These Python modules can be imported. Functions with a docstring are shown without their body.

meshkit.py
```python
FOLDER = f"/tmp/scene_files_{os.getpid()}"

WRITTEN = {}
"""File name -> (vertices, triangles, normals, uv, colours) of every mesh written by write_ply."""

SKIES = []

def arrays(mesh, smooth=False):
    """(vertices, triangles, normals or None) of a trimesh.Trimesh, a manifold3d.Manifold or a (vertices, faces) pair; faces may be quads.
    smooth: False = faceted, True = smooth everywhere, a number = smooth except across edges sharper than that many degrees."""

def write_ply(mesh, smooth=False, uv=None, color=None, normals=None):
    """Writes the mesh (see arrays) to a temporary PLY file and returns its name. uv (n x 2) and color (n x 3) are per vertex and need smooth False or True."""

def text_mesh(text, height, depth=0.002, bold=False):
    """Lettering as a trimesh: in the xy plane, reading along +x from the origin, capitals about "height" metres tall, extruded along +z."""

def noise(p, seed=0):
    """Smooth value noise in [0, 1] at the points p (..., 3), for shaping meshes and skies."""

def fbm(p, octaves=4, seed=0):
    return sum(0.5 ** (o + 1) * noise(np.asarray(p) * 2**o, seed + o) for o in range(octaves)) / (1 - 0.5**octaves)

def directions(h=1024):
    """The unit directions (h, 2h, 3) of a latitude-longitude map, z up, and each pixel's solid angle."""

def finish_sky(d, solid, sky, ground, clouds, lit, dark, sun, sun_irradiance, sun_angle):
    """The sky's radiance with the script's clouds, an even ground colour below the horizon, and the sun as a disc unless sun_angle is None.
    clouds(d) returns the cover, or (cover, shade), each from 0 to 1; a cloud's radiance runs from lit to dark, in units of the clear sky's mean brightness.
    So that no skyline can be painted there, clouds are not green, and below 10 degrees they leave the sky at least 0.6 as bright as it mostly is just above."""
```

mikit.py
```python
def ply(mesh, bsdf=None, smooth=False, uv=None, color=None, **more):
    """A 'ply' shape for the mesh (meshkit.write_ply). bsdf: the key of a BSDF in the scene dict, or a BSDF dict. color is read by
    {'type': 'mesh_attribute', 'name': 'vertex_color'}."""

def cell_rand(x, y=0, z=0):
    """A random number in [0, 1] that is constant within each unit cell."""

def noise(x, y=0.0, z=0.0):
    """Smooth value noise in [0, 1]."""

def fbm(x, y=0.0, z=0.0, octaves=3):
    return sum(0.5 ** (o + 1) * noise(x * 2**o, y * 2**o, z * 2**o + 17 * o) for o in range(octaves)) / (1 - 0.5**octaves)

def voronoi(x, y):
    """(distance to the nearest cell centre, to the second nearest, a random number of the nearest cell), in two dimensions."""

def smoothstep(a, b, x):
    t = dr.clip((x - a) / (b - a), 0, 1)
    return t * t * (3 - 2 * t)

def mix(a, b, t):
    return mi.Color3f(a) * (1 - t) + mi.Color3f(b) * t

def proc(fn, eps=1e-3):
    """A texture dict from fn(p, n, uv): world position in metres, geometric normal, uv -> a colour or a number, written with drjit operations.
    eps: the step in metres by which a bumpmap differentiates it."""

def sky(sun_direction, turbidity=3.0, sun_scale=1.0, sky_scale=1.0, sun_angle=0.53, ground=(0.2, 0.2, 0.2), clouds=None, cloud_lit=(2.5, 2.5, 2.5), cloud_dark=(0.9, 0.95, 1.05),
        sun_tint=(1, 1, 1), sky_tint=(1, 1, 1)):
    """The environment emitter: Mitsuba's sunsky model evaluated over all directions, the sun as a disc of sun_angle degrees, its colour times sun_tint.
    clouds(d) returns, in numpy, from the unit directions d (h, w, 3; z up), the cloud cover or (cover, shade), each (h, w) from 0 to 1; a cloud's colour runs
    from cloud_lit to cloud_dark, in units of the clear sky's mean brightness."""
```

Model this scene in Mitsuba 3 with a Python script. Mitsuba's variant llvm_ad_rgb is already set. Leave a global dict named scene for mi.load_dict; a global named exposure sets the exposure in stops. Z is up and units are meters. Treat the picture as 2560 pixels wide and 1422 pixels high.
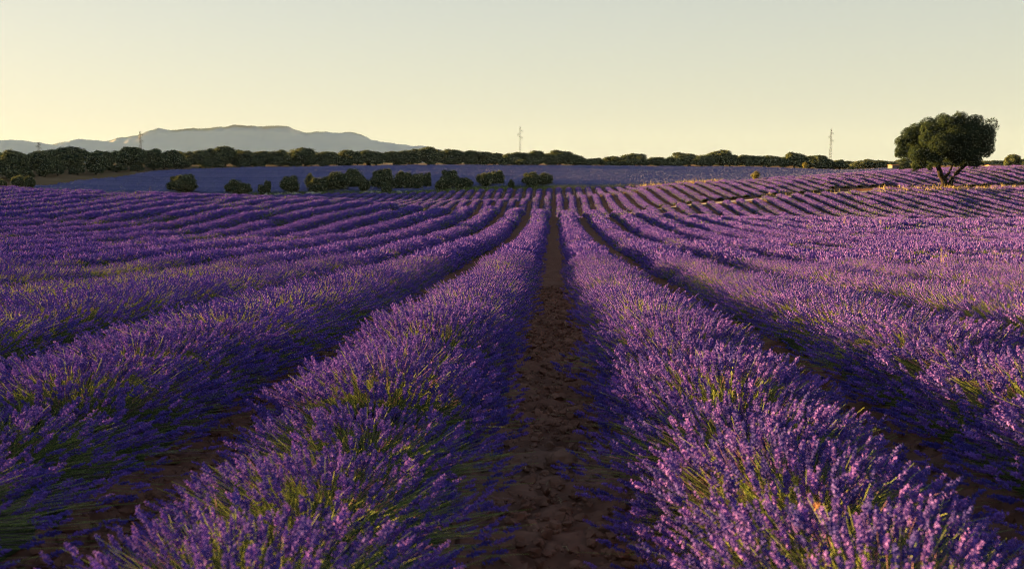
import math, random
import numpy as np, trimesh
import drjit as dr
import mitsuba as mi
import mikit, meshkit
from scipy.interpolate import RBFInterpolator
T = mi.ScalarTransform4f
scene, labels = {}, {}

# ------------------------------------------------------------------ camera, sky, air, exposure
F = 2490.0                       # focal length in pixels of a 2560 px wide frame
EYE = np.array([0.0, 0.0, 1.19])
PITCH, YAW = math.atan(306 / F), math.atan(105 / F * math.cos(math.atan(306 / F)))
FWD = np.array([-math.sin(YAW) * math.cos(PITCH), math.cos(YAW) * math.cos(PITCH), -math.sin(PITCH)])
RIGHT = np.array([math.cos(YAW), math.sin(YAW), 0.0])
UP = np.cross(RIGHT, FWD)
scene['camera'] = {'type': 'thinlens', 'fov': math.degrees(2 * math.atan(1280 / F)), 'fov_axis': 'x',
                   'to_world': T().look_at(origin=EYE.tolist(), target=(EYE + FWD).tolist(), up=[0, 0, 1]),
                   'aperture_radius': 0.0038, 'focus_distance': 11.0, 'near_clip': 0.05, 'far_clip': 60000.0,
                   'medium': {'type': 'ref', 'id': 'air'}}
SUN_AZ, SUN_EL = math.radians(66), math.radians(4.8)          # azimuth to the left of the rows' direction
SUN = [-math.sin(SUN_AZ) * math.cos(SUN_EL), math.cos(SUN_AZ) * math.cos(SUN_EL), math.sin(SUN_EL)]
# a thin even veil of high haze, thickest low down and the same all round
veil = lambda d: 0.72 * np.exp(-np.arcsin(np.clip(d[..., 2], 0, 1)) / math.radians(24))
scene['sky'] = mikit.sky(SUN, turbidity=2.4, sun_scale=7.0, sky_scale=0.66, sun_tint=(0.75, 0.97, 2.15), sky_tint=(1.0, 1.045, 1.35), ground=(0.12, 0.10, 0.12),
                         clouds=veil, cloud_lit=(3.02, 2.93, 2.30))
exposure = 3.6
scene['air'] = {'type': 'homogeneous', 'albedo': {'type': 'rgb', 'value': [0.80, 0.93, 0.98]}, 'sigma_t': {'type': 'rgb', 'value': [0.15e-4, 0.22e-4, 0.38e-4]}}
scene['haze'] = {'type': 'cube', 'to_world': T().translate([0, 1750, 51]).scale([3750, 2950, 71]),
                 'bsdf': {'type': 'null'}, 'interior': {'type': 'ref', 'id': 'air'}}
labels['haze'] = {'label': 'pale evening haze over the whole valley', 'kind': 'stuff'}


def at(px, py, Y):
    """The point at distance Y along the rows that is seen at pixel (px, py) of the 2560 x 1422 photograph."""
    d = FWD + RIGHT * (px - 1280) / F - UP * (py - 711) / F
    return EYE + d * (Y / d[1])


def seen(p):
    """Pixel of a world point and its depth."""
    q = np.asarray(p, float) - EYE
    z = q @ FWD
    return 1280 + F * (q @ RIGHT) / z, 711 - F * (q @ UP) / z, z


# ------------------------------------------------------------------ the lie of the land
CROWN = 0.33
_c = []                                              # (px, py of the lavender's top, distance)
for px, rows in {
    1385: [(531, 64), (541, 78), (546, 95), (521, 118), (489, 128), (500, 135), (470, 155)],
    0: [(623, 20), (587, 27), (556, 34), (525, 40), (489, 50), (468, 59), (476, 75), (480, 110), (474, 140)],
    547: [(630, 20), (597, 27), (567, 35.6), (539, 40), (516, 45.5), (500, 51), (487, 59), (504, 78), (505, 115), (496, 140), (488, 155)],
    900: [(635, 20), (602, 27), (572, 36), (544, 43), (519, 51), (501, 59), (524, 78), (524, 105), (507, 126), (506, 137), (484, 152)],
    1200: [(519, 59), (540, 78), (520, 118), (498, 127), (502, 136), (474, 154)],
    1700: [(640, 19), (605, 27), (586, 34), (566, 42), (548, 50), (536, 57), (545, 64), (550, 76), (545, 88), (508, 101), (502, 105), (460, 129)],
    2000: [(642, 19), (614, 25), (595, 32), (574, 40), (556, 48), (543, 56), (551, 66), (543, 85)],
    2128: [(472, 106), (466, 110), (433, 128)],
    2365: [(468, 105), (464, 110), (424, 127)],
    2560: [(636, 20), (604, 30), (582, 40), (560, 50), (547, 57), (556, 67), (540, 80), (470, 105), (462, 110), (416, 126), (418, 140)],
    1900: [(447, 129)],
}.items():
    _c += [at(px, py, Y) - [0, 0, CROWN] for py, Y in rows]
_c += [at(*a) for a in [(100, 464, 172), (250, 442, 202), (0, 450, 172), (150, 438, 192), (300, 430, 215), (500, 423, 240), (1000, 415, 270), (1500, 417, 290), (1900, 420, 300),
                        (500, 455, 195), (1000, 445, 205), (1500, 441, 220), (1500, 461, 172), (1000, 481, 164), (460, 485, 162), (650, 488, 160), (1250, 471, 161), (1700, 462, 168),
                        (2100, 430, 260), (2240, 426, 215), (2490, 422, 200), (2350, 428, 260), (2000, 440, 220), (2000, 452, 165)]]
for Y, z in ((1.5, 0.0), (3, -.05), (4.5, -.09), (6.5, -.14), (9, -.29), (12, -.48), (16, -.70), (21, -.96), (28, -1.32), (36, -1.62), (46, -1.83), (57, -1.95)):
    for u in (-0.55, -0.3, -0.1, 0.0, 0.1, 0.25, 0.48):
        if Y < 14 or abs(u) < 0.15:
            _c.append(np.array([u * Y, Y, z]))
for u in (-0.56, -0.2, 0.2, 0.5):
    _c += [np.array([u * Y, Y, EYE[2] - d]) for Y, d in ((400, 2.2), (700, 2.6), (1500, 3.0), (5000, 4.0))]
    _c += [np.array([u * 1.0, 1.0, 0.0]), np.array([u * 3.0, -3.0, 0.06])]
for Y, z in ((20, -0.2), (60, 0.3), (110, 0.4), (160, 0.6), (240, 1.2), (400, 1.5)):
    _c.append(np.array([-1.0 * Y, Y, z]))
_c = np.array(_c)


def _uv(x, y):
    r = np.maximum(np.asarray(y, float), -3.0) + 5.0
    return np.stack([np.clip(np.asarray(x, float) / r, -1.05, 0.6) * 1.6, np.log(r)], -1)


_land = RBFInterpolator(_uv(_c[:, 0], _c[:, 1]), _c[:, 2], kernel='thin_plate_spline', smoothing=5e-5)


def smooth01(t):
    t = np.clip(t, 0, 1)
    return t * t * (3 - 2 * t)


def land(x, y):
    x, y = np.broadcast_arrays(np.asarray(x, float), np.asarray(y, float))
    z = _land(_uv(x.ravel(), y.ravel())).reshape(x.shape)
    # the wooded rise outside the frame on the left, behind which the sun is going down
    return z + 6.5 * smooth01((-0.57 * y - x) / 14) * smooth01((y - 203) / 28) * (1 - 0.6 * smooth01((y - 420) / 500))


# ------------------------------------------------------------------ helpers
def ordinal(n):
    ones = 'zeroth first second third fourth fifth sixth seventh eighth ninth tenth eleventh twelfth thirteenth fourteenth fifteenth sixteenth seventeenth eighteenth nineteenth'.split()
    tens = {2: 'twent', 3: 'thirt', 4: 'fort', 5: 'fift', 6: 'sixt', 7: 'sevent', 8: 'eight', 9: 'ninet'}
    if n < 20:
        return ones[n]
    return tens[n // 10] + ('ieth' if n % 10 == 0 else 'y-' + ones[n % 10])


_used = set()


def numbered(name):
    k, i = name, 0
    while k in _used:
        i += 1
        k = f'{name}_{i:03d}'
    _used.add(k)
    return k


def ref(k):
    return {'type': 'ref', 'id': k}


def rot_to(d, rng):
    """Frames (n, 3, 3), columns a, b, d, about the unit directions d with a random spin."""
    h = np.where(np.abs(d[:, 2:3]) < 0.9, [[0, 0, 1.0]], [[1.0, 0, 0]])
    a = np.cross(h, d)
    a /= np.linalg.norm(a, axis=1, keepdims=True)
    b = np.cross(d, a)
    s = rng.uniform(0, 2 * np.pi, len(d))[:, None]
    return np.stack([a * np.cos(s) + b * np.sin(s), b * np.cos(s) - a * np.sin(s), d], -1)


class Bag:
    """Collects vertices, triangles and per-vertex (kind, random) pairs of one mesh."""
    def __init__(self):
        self.v, self.f, self.t, self.n = [], [], [], 0

    def add(self, v, f, kind, rnd):
        v = np.asarray(v, float)
        k, n = (1, len(v)) if v.ndim == 2 else v.shape[:2]
        f = (np.asarray(f)[None] + (np.arange(k) * n)[:, None, None]).reshape(-1, 3) + self.n
        r = np.repeat(np.broadcast_to(rnd, (k,)), n)
        self.v.append(v.reshape(-1, 3)), self.f.append(f), self.t.append(np.stack([np.full(k * n, kind, float), r], 1))
        self.n += k * n

    def ply(self, bsdf, smooth=False):
        return mikit.ply((np.vstack(self.v), np.vstack(self.f)), bsdf, smooth=smooth, uv=np.vstack(self.t))


def tube(points, radii, sides=6):
    """A tapered tube along points: (vertices, triangles), capped."""
    p, r = np.asarray(points, float), np.broadcast_to(np.asarray(radii, float), (len(points),))
    t = np.gradient(p, axis=0)
    t /= np.linalg.norm(t, axis=1, keepdims=True)
    a = np.cross(t, np.where(np.abs(t[:, 2:]) < 0.9, [0, 0, 1.0], [1.0, 0, 0]))
    a /= np.linalg.norm(a, axis=1, keepdims=True)
    b, ang = np.cross(t, a), np.arange(sides) * 2 * np.pi / sides
    v = (p[:, None] + r[:, None, None] * (np.cos(ang)[None, :, None] * a[:, None] + np.sin(ang)[None, :, None] * b[:, None])).reshape(-1, 3)
    i, j = np.meshgrid(np.arange(len(p) - 1), np.arange(sides), indexing='ij')
    q = np.stack([i * sides + j, i * sides + (j + 1) % sides, (i + 1) * sides + (j + 1) % sides, (i + 1) * sides + j], -1).reshape(-1, 4)
    f = np.vstack([q[:, [0, 1, 2]], q[:, [0, 2, 3]]])
    caps = [[0, k + 1, k] for k in range(1, sides - 1)] + [[len(v) - sides, len(v) - sides + k, len(v) - sides + k + 1] for k in range(1, sides - 1)]
    return v, np.vstack([f, caps])


def bent(points, n=8):
    p = np.asarray(points, float)
    s = np.linspace(0, 1, len(p))
    return np.stack([np.interp(np.linspace(0, 1, n), s, p[:, k]) for k in range(3)], 1)


# ------------------------------------------------------------------ materials
# kinds: 0 flower, 1 stem, 2 leaf, 3 dark inner foliage, 4 faded bract
def lavender_colour(p, n, uv):
    k, r = uv.x, uv.y
    patch = mikit.noise(p.x * 0.9, p.y * 0.35, 3.0)
    flower = mikit.mix((0.070, 0.064, 0.33), (0.29, 0.145, 0.60), r * r * 0.7 + r * 0.3)
    flower = mikit.mix(flower, mi.Color3f(0.12, 0.075, 0.43), patch * 0.45)
    stem = mikit.mix((0.20, 0.29, 0.085), (0.40, 0.43, 0.14), r)
    stem = dr.select(r > 0.7, mi.Color3f(0.26, 0.15, 0.24), stem)
    leaf = mikit.mix((0.085, 0.13, 0.05), (0.17, 0.21, 0.075), r)
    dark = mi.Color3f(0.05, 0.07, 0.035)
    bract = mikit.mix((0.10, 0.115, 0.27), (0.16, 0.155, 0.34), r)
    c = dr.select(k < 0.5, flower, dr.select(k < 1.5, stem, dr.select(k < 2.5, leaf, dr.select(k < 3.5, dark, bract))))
    return c


scene['lavender_matter'] = {'type': 'principledthin', 'base_color': mikit.proc(lavender_colour), 'roughness': 0.65, 'diff_trans': 0.4, 'eta': 1.33}


def soil_colour(p, n, uv):
    a = mikit.fbm(p.x * 9, p.y * 9, p.z * 9, 3)
    b = mikit.fbm(p.x * 0.7, p.y * 0.7, 5.0, 3)
    c = mikit.mix((0.085, 0.040, 0.028), (0.33, 0.175, 0.12), a)
    c = mikit.mix(c, mi.Color3f(0.20, 0.13, 0.10), mikit.smoothstep(0.55, 0.8, b) * 0.5)
    far = mikit.smoothstep(158, 172, p.y)
    dry = mikit.mix((0.15, 0.10, 0.06), (0.22, 0.155, 0.09), mikit.fbm(p.x * 0.3, p.y * 0.3, 1.0, 3))
    return mikit.mix(c, dry, far)


scene['soil'] = {'type': 'twosided', 'bsdf': {'type': 'bumpmap', 'arbitrary': {'type': 'diffuse', 'reflectance': mikit.proc(soil_colour)},
                 'tex': mikit.proc(lambda p, n, uv: mikit.fbm(p.x * 40, p.y * 40, p.z * 40, 3)), 'scale': 0.012}}
scene['track_matter'] = {'type': 'twosided', 'bsdf': {'type': 'diffuse', 'reflectance': mikit.proc(lambda p, n, uv: mikit.mix((0.36, 0.36, 0.37), (0.52, 0.52, 0.53), mikit.fbm(p.x * 2, p.y * 2, 0.0, 3)))}}


def oak_leaf_colour(p, n, uv):
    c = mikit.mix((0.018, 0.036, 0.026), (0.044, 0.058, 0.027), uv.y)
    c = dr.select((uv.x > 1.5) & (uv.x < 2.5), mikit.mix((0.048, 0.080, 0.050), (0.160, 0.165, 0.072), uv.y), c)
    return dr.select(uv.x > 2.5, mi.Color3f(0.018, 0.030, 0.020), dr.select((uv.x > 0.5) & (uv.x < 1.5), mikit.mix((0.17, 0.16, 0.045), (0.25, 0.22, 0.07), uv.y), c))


scene['oak_leaves'] = {'type': 'principledthin', 'base_color': mikit.proc(oak_leaf_colour), 'roughness': 0.5, 'diff_trans': 0.5, 'eta': 1.4}
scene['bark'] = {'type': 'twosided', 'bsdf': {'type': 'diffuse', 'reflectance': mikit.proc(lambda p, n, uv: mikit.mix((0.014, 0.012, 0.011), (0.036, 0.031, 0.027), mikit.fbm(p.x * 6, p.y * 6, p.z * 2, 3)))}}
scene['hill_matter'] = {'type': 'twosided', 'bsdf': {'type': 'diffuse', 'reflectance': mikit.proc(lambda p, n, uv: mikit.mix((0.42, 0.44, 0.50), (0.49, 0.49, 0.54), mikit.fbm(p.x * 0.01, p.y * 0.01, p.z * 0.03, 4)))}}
scene['straw'] = {'type': 'twosided', 'bsdf': {'type': 'diffuse', 'reflectance': mikit.proc(lambda p, n, uv: mikit.mix((0.25, 0.20, 0.115), (0.42, 0.35, 0.22), uv.y))}}
scene['steel'] = {'type': 'twosided', 'bsdf': {'type': 'diffuse', 'reflectance': {'type': 'rgb', 'value': [0.085, 0.085, 0.085]}}}
scene['whitewash'] = {'type': 'twosided', 'bsdf': {'type': 'diffuse', 'reflectance': mikit.proc(lambda p, n, uv: mikit.mix((0.10, 0.10, 0.11), (0.14, 0.14, 0.14), mikit.fbm(p.x * 2, p.y * 2, p.z * 2, 3)))}}
scene['terracotta'] = {'type': 'twosided', 'bsdf': {'type': 'diffuse', 'reflectance': mikit.proc(lambda p, n, uv: mikit.mix((0.22, 0.13, 0.09), (0.30, 0.19, 0.13), mikit.fbm(p.x * 5, p.y * 5, p.z * 5, 2)))}}
scene['dark_opening'] = {'type': 'twosided', 'bsdf': {'type': 'diffuse', 'reflectance': {'type': 'rgb', 'value': [0.05, 0.045, 0.04]}}}
scene['pale_stone'] = {'type': 'twosided', 'bsdf': {'type': 'diffuse', 'reflectance': mikit.proc(lambda p, n, uv: mikit.mix((0.32, 0.30, 0.27), (0.55, 0.52, 0.47), mikit.fbm(p.x * 4, p.y * 4, p.z * 4, 3)))}}
scene['white_wing'] = {'type': 'principledthin', 'base_color': {'type': 'rgb', 'value': [0.85, 0.83, 0.76]}, 'roughness': 0.6, 'diff_trans': 0.7}
scene['dark_body'] = {'type': 'twosided', 'bsdf': {'type': 'diffuse', 'reflectance': {'type': 'rgb', 'value': [0.06, 0.05, 0.04]}}}
scene['faded_petal'] = {'type': 'principledthin', 'base_color': {'type': 'rgb', 'value': [0.45, 0.24, 0.17]}, 'roughness': 0.7, 'diff_trans': 0.9}

# ------------------------------------------------------------------ ground: one sheet to the horizon
def spread(lo, hi, fine, grow, inner):
    out, s = [0.0], fine
    while out[-1] < inner:
        out.append(out[-1] + fine)
    while out[-1] < hi:
        s *= grow
        out.append(out[-1] + s)
    return np.array(out)


def ground_mesh():
    xs = spread(0, 3600, 0.024, 1.045, 2.7)
    xs = np.concatenate([-xs[:0:-1], xs])
    ys = np.concatenate([[-1000, -300, -80, -25, -10, -5, -2.5, -1], 1.6 + spread(0, 4560, 0.024, 1.03, 5.6) + 0.3])
    X, Y = np.meshgrid(xs, ys, indexing='xy')
    Z = land(X, Y)
    cell = np.maximum(np.gradient(xs)[None, :], np.gradient(ys)[:, None])
    alley = np.abs((X / 1.5) - np.round(X / 1.5)) * 1.5
    P = np.stack([X, Y, np.zeros_like(X)], -1)
    rough = (meshkit.fbm(P * 4.0, 2, 3) - 0.5) * 0.07 + np.abs(meshkit.fbm(P * [8.0, 11.0, 1], 2, 9) - 0.5) * 0.11 + np.floor(meshkit.noise(P * [15.0, 22.0, 1], 4) * 4) / 4 * 0.028 + (meshkit.noise(P * 37.0, 8) - 0.5) * 0.022 - 0.03
    Z = Z + rough * np.clip(0.25 / np.maximum(cell, 0.01) - 0.9, 0, 1) * 0.9 - 0.03 * np.exp(-(alley / 0.3) ** 2) * (np.abs(X) < 60) * (Y < 160)
    i, j = np.meshgrid(np.arange(len(ys) - 1), np.arange(len(xs) - 1), indexing='ij')
    a = i * len(xs) + j
    q = np.stack([a, a + 1, a + len(xs) + 1, a + len(xs)], -1).reshape(-1, 4)
    return np.stack([X, Y, Z], -1).reshape(-1, 3), q


v, q = ground_mesh()
scene['ground'] = mikit.ply((v, q), 'soil', smooth=True)
labels['ground'] = {'label': 'reddish brown tilled soil running under the lavender fields', 'kind': 'structure'}


def gap_y(X):                                          # the pale track that crosses between the middle and the upper strip
    return 101.0 + (X - 11.0) * 0.235


xs = np.linspace(-30, 75, 140)
tv = np.concatenate([np.stack([xs, gap_y(xs) + d, land(xs, gap_y(xs) + d) + 0.02], 1) for d in (-0.75, -0.4, 0.0, 0.35)])
i, j = np.meshgrid(np.arange(3), np.arange(139), indexing='ij')
a = i * 140 + j
scene['track'] = mikit.ply((tv, np.stack([a, a + 1, a + 141, a + 140], -1).reshape(-1, 4)), 'track_matter', smooth=True)
labels['track'] = {'label': 'pale stony track crossing between the middle and upper lavender strips', 'kind': 'structure'}

# ------------------------------------------------------------------ lavender: plants and pieces of row at four levels of detail
def spike_mesh(level, rng):
    """One flower head of unit length along +z: (vertices, triangles)."""
    V, Fs, n = [], [], 0
    if level == 0:
        tri = np.array([[0, 1, 2], [0, 2, 3], [0, 3, 1], [4, 2, 1], [4, 3, 2], [4, 1, 3]])
        zs = np.concatenate([[0.0], np.linspace(0.24, 0.96, 6) + rng.normal(0, 0.015, 6)])
        for w, z in enumerate(zs):
            R = 0.135 * (1.0 - 0.5 * max(z - 0.55, 0) / 0.45) * (0.8 if w == 0 else 1) * rng.uniform(0.85, 1.15)
            m = 5 if z < 0.9 else 3
            for k in range(m):
                ph = 2 * np.pi * (k + 0.5 * (w % 2)) / m + rng.normal(0, 0.2)
                d = np.array([np.cos(ph), np.sin(ph), rng.uniform(0.5, 1.0)])
                d /= np.linalg.norm(d)
                b = np.array([-np.sin(ph), np.cos(ph), 0])
                c = np.cross(d, b)
                s = R * rng.uniform(0.8, 1.2)
                o = np.array([0, 0, z])
                mid = o + d * s * 0.75
                V.append(np.array([o, mid + b * s * 0.42, mid - b * s * 0.25 + c * s * 0.38, mid - b * s * 0.25 - c * s * 0.38, o + d * s * 1.45]))
                Fs.append(tri + n)
                n += 5
    elif level == 1:
        zs = [0.02, 0.3, 0.55, 0.8]
        for w, z in enumerate(zs):
            R = 0.17 * (0.75 if w in (0, 3) else 1.0) * rng.uniform(0.85, 1.15)
            ang = np.arange(4) * np.pi / 2 + rng.uniform(0, 1.5)
            ring = np.stack([np.cos(ang) * R * rng.uniform(0.7, 1.2, 4), np.sin(ang) * R * rng.uniform(0.7, 1.2, 4), np.full(4, z + 0.10)], 1)
            V.append(np.vstack([[0, 0, z - 0.02], ring, [0, 0, z + 0.25]]))
            Fs.append(np.array([[0, k % 4 + 1, (k + 1) % 4 + 1][::-1] for k in range(4)] + [[5, k % 4 + 1, (k + 1) % 4 + 1] for k in range(4)]) + n)
            n += 6
    elif level == 2:
        ang = np.arange(3) * 2 * np.pi / 3
        ring = np.stack([np.cos(ang) * 0.20, np.sin(ang) * 0.20, np.full(3, 0.45)], 1)
        V.append(np.vstack([[0, 0, 0], ring, [0, 0, 1.1]]))
        Fs.append(np.array([[0, 2, 1], [0, 3, 2], [0, 1, 3], [4, 1, 2], [4, 2, 3], [4, 3, 1]]))
    else:
        V.append(np.array([[0.3, 0, 0.1], [-0.2, 0.25, 0.0], [-0.2, -0.25, 0.1], [0, 0, 1.1]]))
        Fs.append(np.array([[0, 1, 3], [1, 2, 3], [2, 0, 3]]))
    return np.vstack(V), np.vstack(Fs)


HALF, TOP = 0.49, 0.345                                 # half width and height of a row, to the flower tips


def profile(al):
    """Cross-section of a row over the angle from upright: broad shoulders, tucked in towards the soil."""
    e = 2.5
    sn, cs = np.sin(al), np.cos(al)
    k = (np.abs(sn) ** e + np.abs(cs) ** e) ** (-1 / e)
    x, z = HALF * sn * k, (TOP - 0.04) * cs * k + 0.04
    return x * (1.24 - 0.24 * smooth01(z / 0.24)), z


def stems(length, count, rng, wide, solo):
    """Base points, tip points and unit directions at the tip, for a piece of row of this length (x across, y along)."""
    s = rng.uniform(-1, 1, count)
    al = np.arcsin(np.clip(s, -1, 1)) * 0.55 + s * math.radians(88) * 0.45
    ty = rng.uniform(-0.5, 0.5, count) * length * (1.12 if solo else 1.0)
    dome = 1 - 0.16 * np.abs(ty / (0.5 * length)) ** 2.2 if solo else 1 + 0.07 * np.sin(ty * 2 * np.pi / 0.75)
    lump = 0.92 + 0.22 * meshkit.noise(np.stack([al * 1.6 + 5, ty * 3.2, np.zeros(count)], -1), int(rng.integers(1000)))
    rad = np.clip(rng.normal(0.97, 0.075, count), 0.6, 1.14) * dome * lump
    sx, sz = profile(al)
    tip = np.stack([sx * wide * rad, ty, sz * rad + rng.normal(0, 0.012, count)], 1)
    base = np.stack([np.sin(al) * 0.14 + rng.normal(0, 0.04, count), ty * (0.45 if solo else 0.94) + rng.normal(0, 0.05, count), 0.05 + 0.06 * np.cos(al) + rng.normal(0, 0.02, count)], 1)
    tip[:, 1] += rng.normal(0, 0.05, count)
    tip[:, 2] = np.maximum(tip[:, 2], 0.05)
    d = tip - base
    d /= np.linalg.norm(d, axis=1, keepdims=True)
    d = d + [0, 0, 0.32] + rng.normal(0, 0.13, (count, 3))
    return base, tip, d / np.linalg.norm(d, axis=1, keepdims=True), al


def core(length, rng, nx=11, ny=None, w=0.31, h=0.35):
    """The inner mound of leafy twigs: a bumpy open vault."""
    ny = ny or max(4, int(length / 0.16))
    A, Yv = np.meshgrid(np.linspace(-math.radians(93), math.radians(93), nx), np.linspace(-0.52, 0.52, ny) * length, indexing='xy')
    k = 0.82 + 0.36 * meshkit.fbm(np.stack([A * 2.2, Yv * 5, np.zeros_like(A)], -1), 3, int(rng.integers(1000)))
    v = np.stack([np.sin(A) * w * k, Yv, np.cos(A) * h * k + 0.0], -1).reshape(-1, 3)
    i, j = np.meshgrid(np.arange(ny - 1), np.arange(nx - 1), indexing='ij')
    a = i * nx + j
    q = np.stack([a, a + 1, a + nx + 1, a + nx], -1).reshape(-1, 4)
    return v, np.vstack([q[:, [0, 1, 2]], q[:, [0, 2, 3]]])


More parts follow.
